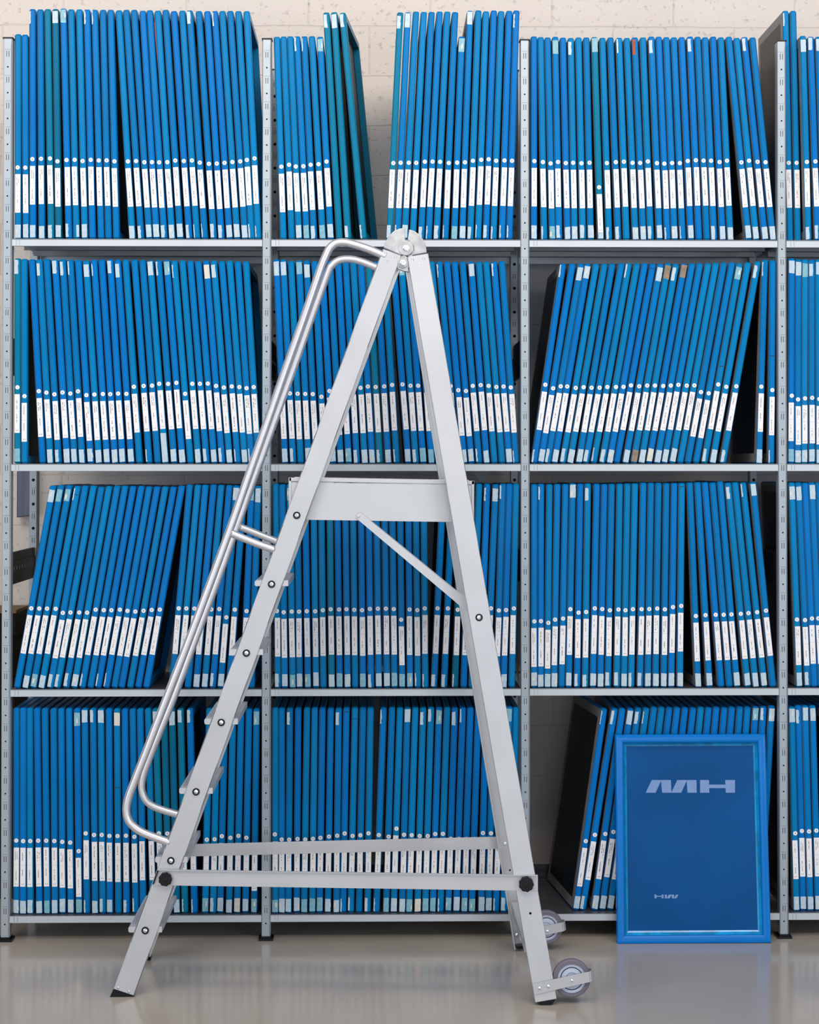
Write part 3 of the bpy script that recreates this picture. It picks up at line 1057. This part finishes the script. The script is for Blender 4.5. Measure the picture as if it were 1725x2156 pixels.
logo([[(150, 368), (245, 168), (398, 168), (305, 368)], [(390, 168), (548, 168), (556, 368), (410, 368)], [(553, 368), (648, 168), (802, 168), (712, 368)],
      [(796, 168), (952, 168), (956, 368), (810, 368)], [(1008, 168), (1150, 168), (1155, 368), (1010, 368)], [(1148, 240), (1412, 240), (1412, 295), (1148, 295)],
      [(1405, 168), (1560, 168), (1560, 368), (1415, 368)]], 1340, 1620, 7.5)
g.build('printed_mark', M['logo'], t)
g = MB()
logo([[(355, 255), (430, 255), (445, 410), (355, 410)], [(436, 308), (645, 308), (645, 348), (436, 348)], [(640, 255), (722, 255), (722, 410), (640, 410)],
      [(765, 260), (855, 260), (865, 410), (775, 410)], [(925, 262), (1045, 262), (970, 410), (862, 410)], [(1038, 262), (1140, 262), (1150, 410), (1065, 410)],
      [(1220, 262), (1320, 262), (1240, 410), (1148, 410)]], 1360, 1870, 19.17)
g.build('printed_mark', M['logo'], t)

# ------------------------------------------------------------------ ladder
fl_nl = floor_at(262, 2099)
fl_fl = floor_at(300, 2022)
fl_nr = floor_at(1150, 2117)
fl_fr = floor_at(1100, 1998)
YN, YF, YNR, YFR = fl_nl.y, fl_fl.y, fl_nr.y, fl_fr.y
lad = empty('step_ladder', ((fl_nl.x + fl_nr.x) / 2, (YN + YF) / 2, 0))
tag(lad, 'tall silver aluminium platform step ladder with twin handrails and two rear wheels', 'ladder')
LP = lad


def ylerp(v, v0, y0, v1, y1):
    return y0 + (y1 - y0) * (v - v0) / (v1 - v0)


def ynr(v):      # near rear leg: splays towards the camera going down
    return ylerp(v, 541, YN, 2110, YNR)


def yfr(v):
    return ylerp(v, 568, YF, 1990, YFR)


def stile(name, px, yfun, sgn, wall=0.0028, dep=0.030, fl=0.004):
    """C channel: web on the outside, flanges inward (sgn = +1 away from the camera)"""
    TL, TR, BR, BLc = px
    P4 = [at(u, v, yfun(v)) for u, v in px]
    g = MB()
    g.prism(P4, (0, sgn * wall, 0))
    wv = (P4[1] - P4[0]).normalized() * fl
    g.prism([P4[0], P4[0] + wv, P4[3] + wv, P4[3]], (0, sgn * dep, 0))
    g.prism([P4[1] - wv, P4[1], P4[2], P4[2] - wv], (0, sgn * dep, 0))
    return g.build(name, M['alu'], LP, bevel=0.0012)


stile('climbing_stile', [(806, 524), (845, 538), (282.5, 2096.5), (239, 2082)], lambda v: YN, 1)
stile('climbing_stile', [(806, 549), (845, 561), (316, 2018), (277, 2005)], lambda v: YF, -1)
stile('rear_leg', [(857.5, 541), (902, 533.5), (1172.5, 2103), (1127.5, 2111)], ynr, 1)
stile('rear_leg', [(853, 568), (893, 561), (1122, 1986.5), (1082, 1994)], yfr, -1, dep=0.045)


def pxprism(g, px, Y, th, mi=0):
    g.prism([at(u, v, Y(v) if callable(Y) else Y) for u, v in px], (0, th, 0), mi)


# feet
g = MB()
pxprism(g, [(231, 2099.5), (239, 2082), (283, 2096.5), (281, 2099.5)], YN - 0.001, 0.034)
g.build('rubber_foot', M['blackp'], LP, bevel=0.001)
g = MB()
pxprism(g, [(304, 2022.5), (310, 2013), (318, 2015), (317, 2022.5)], YF - 0.03, 0.032)
pxprism(g, [(270, 2022.5), (277, 2006), (316, 2018), (316, 2022.5)], YF - 0.03, 0.032)
g.build('rubber_foot', M['blackp'], LP)
g = MB()
pxprism(g, [(1131, 2110), (1169, 2103.5), (1169, 2107), (1161, 2116.5), (1140, 2117.5)], YNR + 0.001, 0.034)
g.build('rubber_foot', M['blackp'], LP, bevel=0.001)
g = MB()
pxprism(g, [(1084, 1993.5), (1120, 1987), (1118, 1991), (1108, 1998), (1091, 1998.5)], YFR - 0.04, 0.04)
g.build('rubber_foot', M['blackp'], LP)


def bolt(u, v, Y, R=7.8, name='bolt', par=None):
    c = at(u, v, Y)
    s = (c - Vector((CX, CY, CZ))).y / FPX
    g = MB()
    R = R * s
    g.ringprism(c, R * 0.66, R, (0, -0.003, 0), 24, 1)
    g.lathe(c + Vector((0, 0, 0)), (0, -1, 0), [(R * 0.68, 0), (R * 0.68, 0.002), (R * 0.55, 0.0045), (R * 0.3, 0.0060), (0.0001, 0.0065)], 20, 0)
    return g.build(name, [M['chrome'], M['blackp']], par or LP, smooth=False)


def rivet(g, u, v, Y, R=2.6):
    c = at(u, v, Y)
    s = (c - Vector((CX, CY, CZ))).y / FPX * R
    g.lathe(c, (0, -1, 0), [(s, -0.001), (s, 0.0006), (s * 0.7, 0.0016), (0.0001, 0.0020)], 12, 0)


BOLTS = [(625, 1085), (572, 1230), (519, 1375), (466, 1521), (413, 1667), (360, 1812), (306, 1959)]
for (u, v) in BOLTS:
    bolt(u, v, YN)
bolt(1009, 1300, ynr(1300))
# treads
for (u, v) in BOLTS[1:]:
    a = at(u - 35.5, v - 8, YN + 0.005)
    b_ = at(u + 35, v + 4, YN + 0.005)
    if v > 1700 and v < 1900:
        a = at(u - 33, v - 8, YN + 0.005)
    g = MB()
    x0, x1, zt, zb = a.x, b_.x, a.z, b_.z
    c = 0.004
    g.prism([(x0, YN + 0.004, zt - c), (x0 + c, YN + 0.004, zt), (x1, YN + 0.004, zt), (x1, YN + 0.004, zb), (x0 + c, YN + 0.004, zb), (x0, YN + 0.004, zb + c)], (0, YF - YN - 0.008, 0))
    k = x0 + 0.008
    while k < x1 - 0.006:
        g.box((k, YN + 0.03, zt), (k + 0.003, YF - 0.03, zt + 0.0015))
        k += 0.0075
    g.build('tread', M['alu'], LP)
# platform
YS = YN + 0.034
YS2 = YF - 0.034
g = MB()
pxprism(g, [(609, 1013), (999, 1019), (998, 1100), (609, 1094)], YS, 0.003)
pxprism(g, [(609, 1005.5), (999, 1012.5), (999, 1020), (609, 1013)], YS - 0.003, 0.006)
pxprism(g, [(608, 1005.5), (613.5, 1005.6), (613.5, 1094), (608, 1094)], YS - 0.003, 0.006)
pxprism(g, [(993.5, 1012.4), (999, 1012.5), (998.5, 1100), (993, 1100)], YS - 0.003, 0.006)
a, b_, c_, d_ = at(609, 1013, YS), at(999, 1019, YS), at(999, 1023, YS), at(609, 1017, YS)
g.prism([a, b_, c_, d_], (0, YS2 - YS, 0))
for off in (0,):
    q = [at(609, 1005.5, YS), at(999, 1012.5, YS), at(998, 1100, YS), at(609, 1094, YS)]
    g.prism([p_ + Vector((0, YS2 - YS, 0)) for p_ in q], (0, -0.003, 0))
g.build('platform', M['alu'], LP, bevel=0.0008)
# strut plate from platform to rear leg
g = MB()
pxprism(g, [(750, 1090), (757, 1078), (763, 1082), (975, 1257), (984, 1290), (960, 1268), (756, 1096)], YS - 0.008, 0.004)
rivet(g, 755, 1087, YS - 0.008, 4)
g.build('platform_strut', M['alu'], LP)
g = MB()
pxprism(g, [(757, 1084), (763, 1080), (975, 1254), (972, 1262)], YS2 + 0.004, 0.004)
g.build('platform_strut', M['alu'], LP)
# horizontal braces
g = MB()
pts = [(332, 1831.5, YN - 0.006), (1133, 1843, YNR + 0.0 - 0.006 + (ynr(1860) - YNR)), (1133, 1876, ynr(1860) - 0.006), (322.5, 1864, YN - 0.006)]
g.prism([at(*p_) for p_ in pts], (0, 0.005, 0))
g.prism([at(332, 1831.5, YN - 0.016), at(1133, 1843, ynr(1860) - 0.016), at(1133, 1844.5, ynr(1860) - 0.016), at(332, 1833, YN - 0.016)], (0, 0.012, 0))
g.build('side_brace', M['alu'], LP, bevel=0.0006)
g = MB()
pxprism(g, [(331, 1832.5), (334, 1833), (324, 1862), (321, 1862)], YN - 0.0135, 0.008)
g.build('brace_end_cap', M['blackp'], LP)
g = MB()
g.prism([at(360, 1778.5, YF + 0.002), at(1080, 1761, yfr(1775) + 0.002), at(1082, 1786.5, yfr(1775) + 0.002), at(355, 1804.5, YF + 0.002)], (0, 0.005, 0))
g.build('side_brace', M['alu'], LP, bevel=0.0006)


def knob(u, v, Y, R):
    c = at(u, v, Y)
    s = (c - Vector((CX, CY, CZ))).y / FPX
    R *= s
    g = MB()
    n = 48
    pts = []
    for k in range(n):
        q = 2 * math.pi * k / n
        rr = R * (0.955 + 0.045 * math.cos(9 * q))
        pts.append(c + Vector((rr * math.cos(q), 0, rr * math.sin(q))))
    g.prism(pts, (0, -0.016, 0))
    pts2 = [c + (p_ - c) * 0.86 + Vector((0, -0.016, 0)) for p_ in pts]
    g.prism(pts2, (0, -0.004, 0))
    g.lathe(c, (0, -1, 0), [(R * 0.35, 0.019), (R * 0.35, 0.022), (0.0001, 0.0225)], 20)
    return g.build('clamp_knob', M['blackp'], LP, bevel=0.0015)


knob(349, 1850, YN - 0.008, 14.5)
knob(1108, 1860.5, ynr(1860) - 0.008, 16)


def crom(pts, n=10):
    out = []
    for i in range(len(pts) - 1):
        p0 = pts[max(i - 1, 0)]
        p1, p2 = pts[i], pts[i + 1]
        p3 = pts[min(i + 2, len(pts) - 1)]
        for k in range(n):
            t_ = k / n
            out.append(0.5 * ((2 * p1) + (p2 - p0) * t_ + (2 * p0 - 5 * p1 + 4 * p2 - p3) * t_ ** 2 + (3 * p1 - p0 - 3 * p2 + p3) * t_ ** 3))
    out.append(pts[-1])
    return out


RT = 8.6 * 6.35 / FPX
near = [(812, 540), (785, 528), (758.5, 518.5), (728, 510.5), (708, 512), (694, 523), (685, 541), (675, 566), (640, 668), (600, 781), (563, 888), (524, 999), (485, 1112), (430, 1262), (390, 1368), (345, 1484), (310, 1576), (284, 1642), (270, 1680), (266, 1707), (272, 1729), (289, 1746), (313, 1758), (358, 1774)]
far = [(800, 567), (787, 561), (758.6, 550), (735, 545.5), (714, 548), (699, 559), (690, 576), (660, 658), (620, 770), (584, 870), (545, 980), (505, 1092), (455, 1230), (410, 1350), (370, 1458), (335, 1545), (310, 1608), (300, 1640), (299, 1664), (307, 1684), (322, 1697), (345, 1706), (385, 1718)]
for nm, pxs, Y, brace in (('handrail', near, YN + 0.012, [(488, 1123), (512, 1133), (545, 1146), (580, 1158)]), ('handrail', far, YF - 0.012, [(507, 1110), (530, 1119), (560, 1131), (592, 1143)])):
    g = MB()
    g.tube(crom([at(u, v, Y) for u, v in pxs]), RT, 18)
    h = g.build(nm, M['alut'], LP, smooth=True)
    g = MB()
    g.tube(crom([at(u, v, Y) for u, v in brace], 4), RT * 0.93, 16)
    b2 = g.build('rail_bracket', M['alut'], h, smooth=True)
    b2.location = (0, 0, 0)
# fix bracket parenting: its mesh is relative to the handrail, which sits at the ladder's origin

# hinge caps
LH = [(808, 521.5), (811, 511), (818, 498), (829, 487), (841, 481.5), (853, 479.5), (853.5, 506), (860, 510), (867, 517), (870, 527), (867, 534), (859, 537.5), (851, 536), (845, 537.5)]
RH = [(861.5, 483), (873, 486.5), (885, 495.5), (893.5, 508), (897.5, 520), (899, 532), (873, 536.5), (868, 538), (872.5, 529), (871, 518), (864, 509.5), (858.5, 505.5)]
for Y, th in ((YN - 0.004, 0.034), (YF - 0.03, 0.034)):
    for poly in (LH, RH):
        g = MB()
        g.prism([Vector((at(u, v, YN).x, Y, at(u, v, YN).z)) for u, v in poly], (0, th, 0))
        g.build('hinge_cap', M['cast'], LP, bevel=0.0025)
g = MB()
pxprism(g, [(838, 566), (845, 543), (850, 541), (857, 547), (860, 570), (862, 572), (852, 571), (846, 569)], YN + 0.002, 0.028)
c = at(848.5, 553.5, YN)
g.ringprism(c, 0, 0.0175, (0, -0.004, 0), 28)
g.ringprism(at(855, 522.5, YN), 0, 0.026, (0, -0.007, 0), 32)
g.build('hinge_joint', M['cast'], LP, bevel=0.001)
for (u, v) in ((855, 522.5), (848.5, 553.5)):
    c = at(u, v, YN - 0.006)
    g = MB()
    g.lathe(c, (0, -1, 0), [(0.0125, 0), (0.0115, 0.003), (0.007, 0.004), (0.007, 0.008), (0.0001, 0.009)], 6)
    g.build('hinge_bolt', M['chrome'], LP)
for (u, v) in ((812, 534), (833, 541), (817, 550), (869, 546.5), (892, 545), (882.5, 558.5), (249, 2080), (272, 2088)):
    g = MB()
    rivet(g, u, v, YN, 2.6)
    g.build('rivet', M['chrome'], LP)
g = MB()
for (u, v) in ((1117, 1923), ):
    c = at(u, v, ynr(v))
    g.ringprism(c, 0, 0.0045, (0, -0.0006, 0), 14)
c = at(1074, 1832, yfr(1832) - 0.003)
g.ringprism(c, 0, 0.0035, (0, -0.0006, 0), 14)
g.build('drilled_hole', M['hole'], LP)
for (u, v) in ((1064, 1777), (1088, 1969), (1079, 1913)):
    g = MB()
    rivet(g, u, v, yfr(v) - 0.003, 3.6)
    g.build('rivet', M['chrome'], LP)
# spreader strut low between the rear legs
g = MB()
p0, p1 = at(1079, 1913, yfr(1913) - 0.004), at(1121, 2010, ynr(2010) + 0.036)
d = Vector((0.014, 0, 0))
g.prism([p0 - d, p0 + d, p1 + d, p1 - d], (0, 0, 0.003))
g.build('spreader_strut', M['alu'], LP)
g = MB()
a, b_ = at(1064, 1900, yfr(1900)), at(1090, 1900, yfr(1900))
g.box((a.x + 0.02, ynr(1900) + 0.035, a.z - 0.01), (b_.x + 0.03, yfr(1900) - 0.05, a.z + 0.012))
g.build('rear_crossbar', M['alu'], LP)


# casters
def caster(cu, cv, R, Y, br, bolts, sgn):
    t_ = empty('caster', (0, 0, 0))
    t_.parent = LP
    t_.location = (0, 0, 0)
    c = at(cu, cv, Y)
    s = (c - Vector((CX, CY, CZ))).y / FPX
    R *= s
    wy = 0.026
    g = MB()
    g.lathe(c + Vector((0, -wy / 2, 0)), (0, 1, 0), [(R * 0.74, 0.0), (R * 0.93, 0.0), (R * 0.985, 0.003), (R, 0.008), (R, wy - 0.008), (R * 0.985, wy - 0.003), (R * 0.93, wy), (R * 0.74, wy), (R * 0.74, 0)], 56)
    g.build('tyre', M['rubberg'], t_, smooth=False)
    g = MB()
    g.lathe(c + Vector((0, -wy / 2, 0)), (0, 1, 0), [(0.0001, 0.004), (R * 0.30, 0.004), (R * 0.33, 0.001), (R * 0.56, 0.003), (R * 0.74, 0.001), (R * 0.745, wy - 0.001), (0.0001, wy - 0.001)], 48, 0)
    g.ringprism(c + Vector((0, -wy / 2 + 0.0026, 0)), R * 0.565, R * 0.60, (0, -0.0012, 0), 48, 1)
    g.build('wheel_hub', [M['hub'], M['hole']], t_)
    g = MB()
    yfp, ybk = Y - wy / 2 - 0.010, Y + wy / 2 + 0.006
    q = [Vector((at(u, v, Y).x, 0, at(u, v, Y).z)) for u, v in br]     # TL TR BR BL
    sh = lambda p_, y: Vector((p_.x, y, p_.z))
    # front plate, rounded end, back plate
    ex = (q[1] - q[0]).normalized()
    ar = []
    n = 8
    rr = (ybk - yfp) / 2
    tops, bot = [sh(q[0], yfp)], [sh(q[3], yfp)]
    for k in range(n + 1):
        a_ = -math.pi / 2 + math.pi * k / n
        off = ex * (rr * 0.55 * math.cos(a_)) - ex * rr * 0.55
        y = (yfp + ybk) / 2 + rr * math.sin(a_)
        tops.append(sh(q[1] + off, y))
        bot.append(sh(q[2] + off, y))
    tops.append(sh(q[0] + ex * 0.03, ybk))
    bot.append(sh(q[3] + ex * 0.03, ybk))
    for k in range(len(tops) - 1):
        g.face([tops[k], tops[k + 1], bot[k + 1], bot[k]])
    o = g.build('caster_fork', M['alu'], t_)
    sm = o.modifiers.new('solid', 'SOLIDIFY')
    sm.thickness = 0.003
    g = MB()
    for (u, v, rb) in bolts:
        c_ = at(u, v, Y)
        g.lathe(Vector((c_.x, yfp, c_.z)), (0, -1, 0), [(rb * s, -0.001), (rb * s, 0.002), (rb * s * 0.7, 0.005), (0.0001, 0.006)], 14)
    g.build('caster_bolt', M['chrome'], t_)


YC = ynr(2060) + 0.018
caster(1203.5, 2058.5, 40, YC, [(1121, 2067), (1245.5, 2040), (1248, 2061.5), (1124, 2089.5)], [(1135, 2076, 4.8), (1153.5, 2072, 4.5), (1203, 2060, 4)], 1)
YC2 = yfr(1952) - 0.018
caster(1150, 1951.5, 35.5, YC2, [(1092, 1957), (1188, 1937.5), (1190.5, 1956), (1094, 1976)], [(1151.5, 1956.5, 3.8)], 1)

print('frames', len(FR), 'solo', len(SOLO))
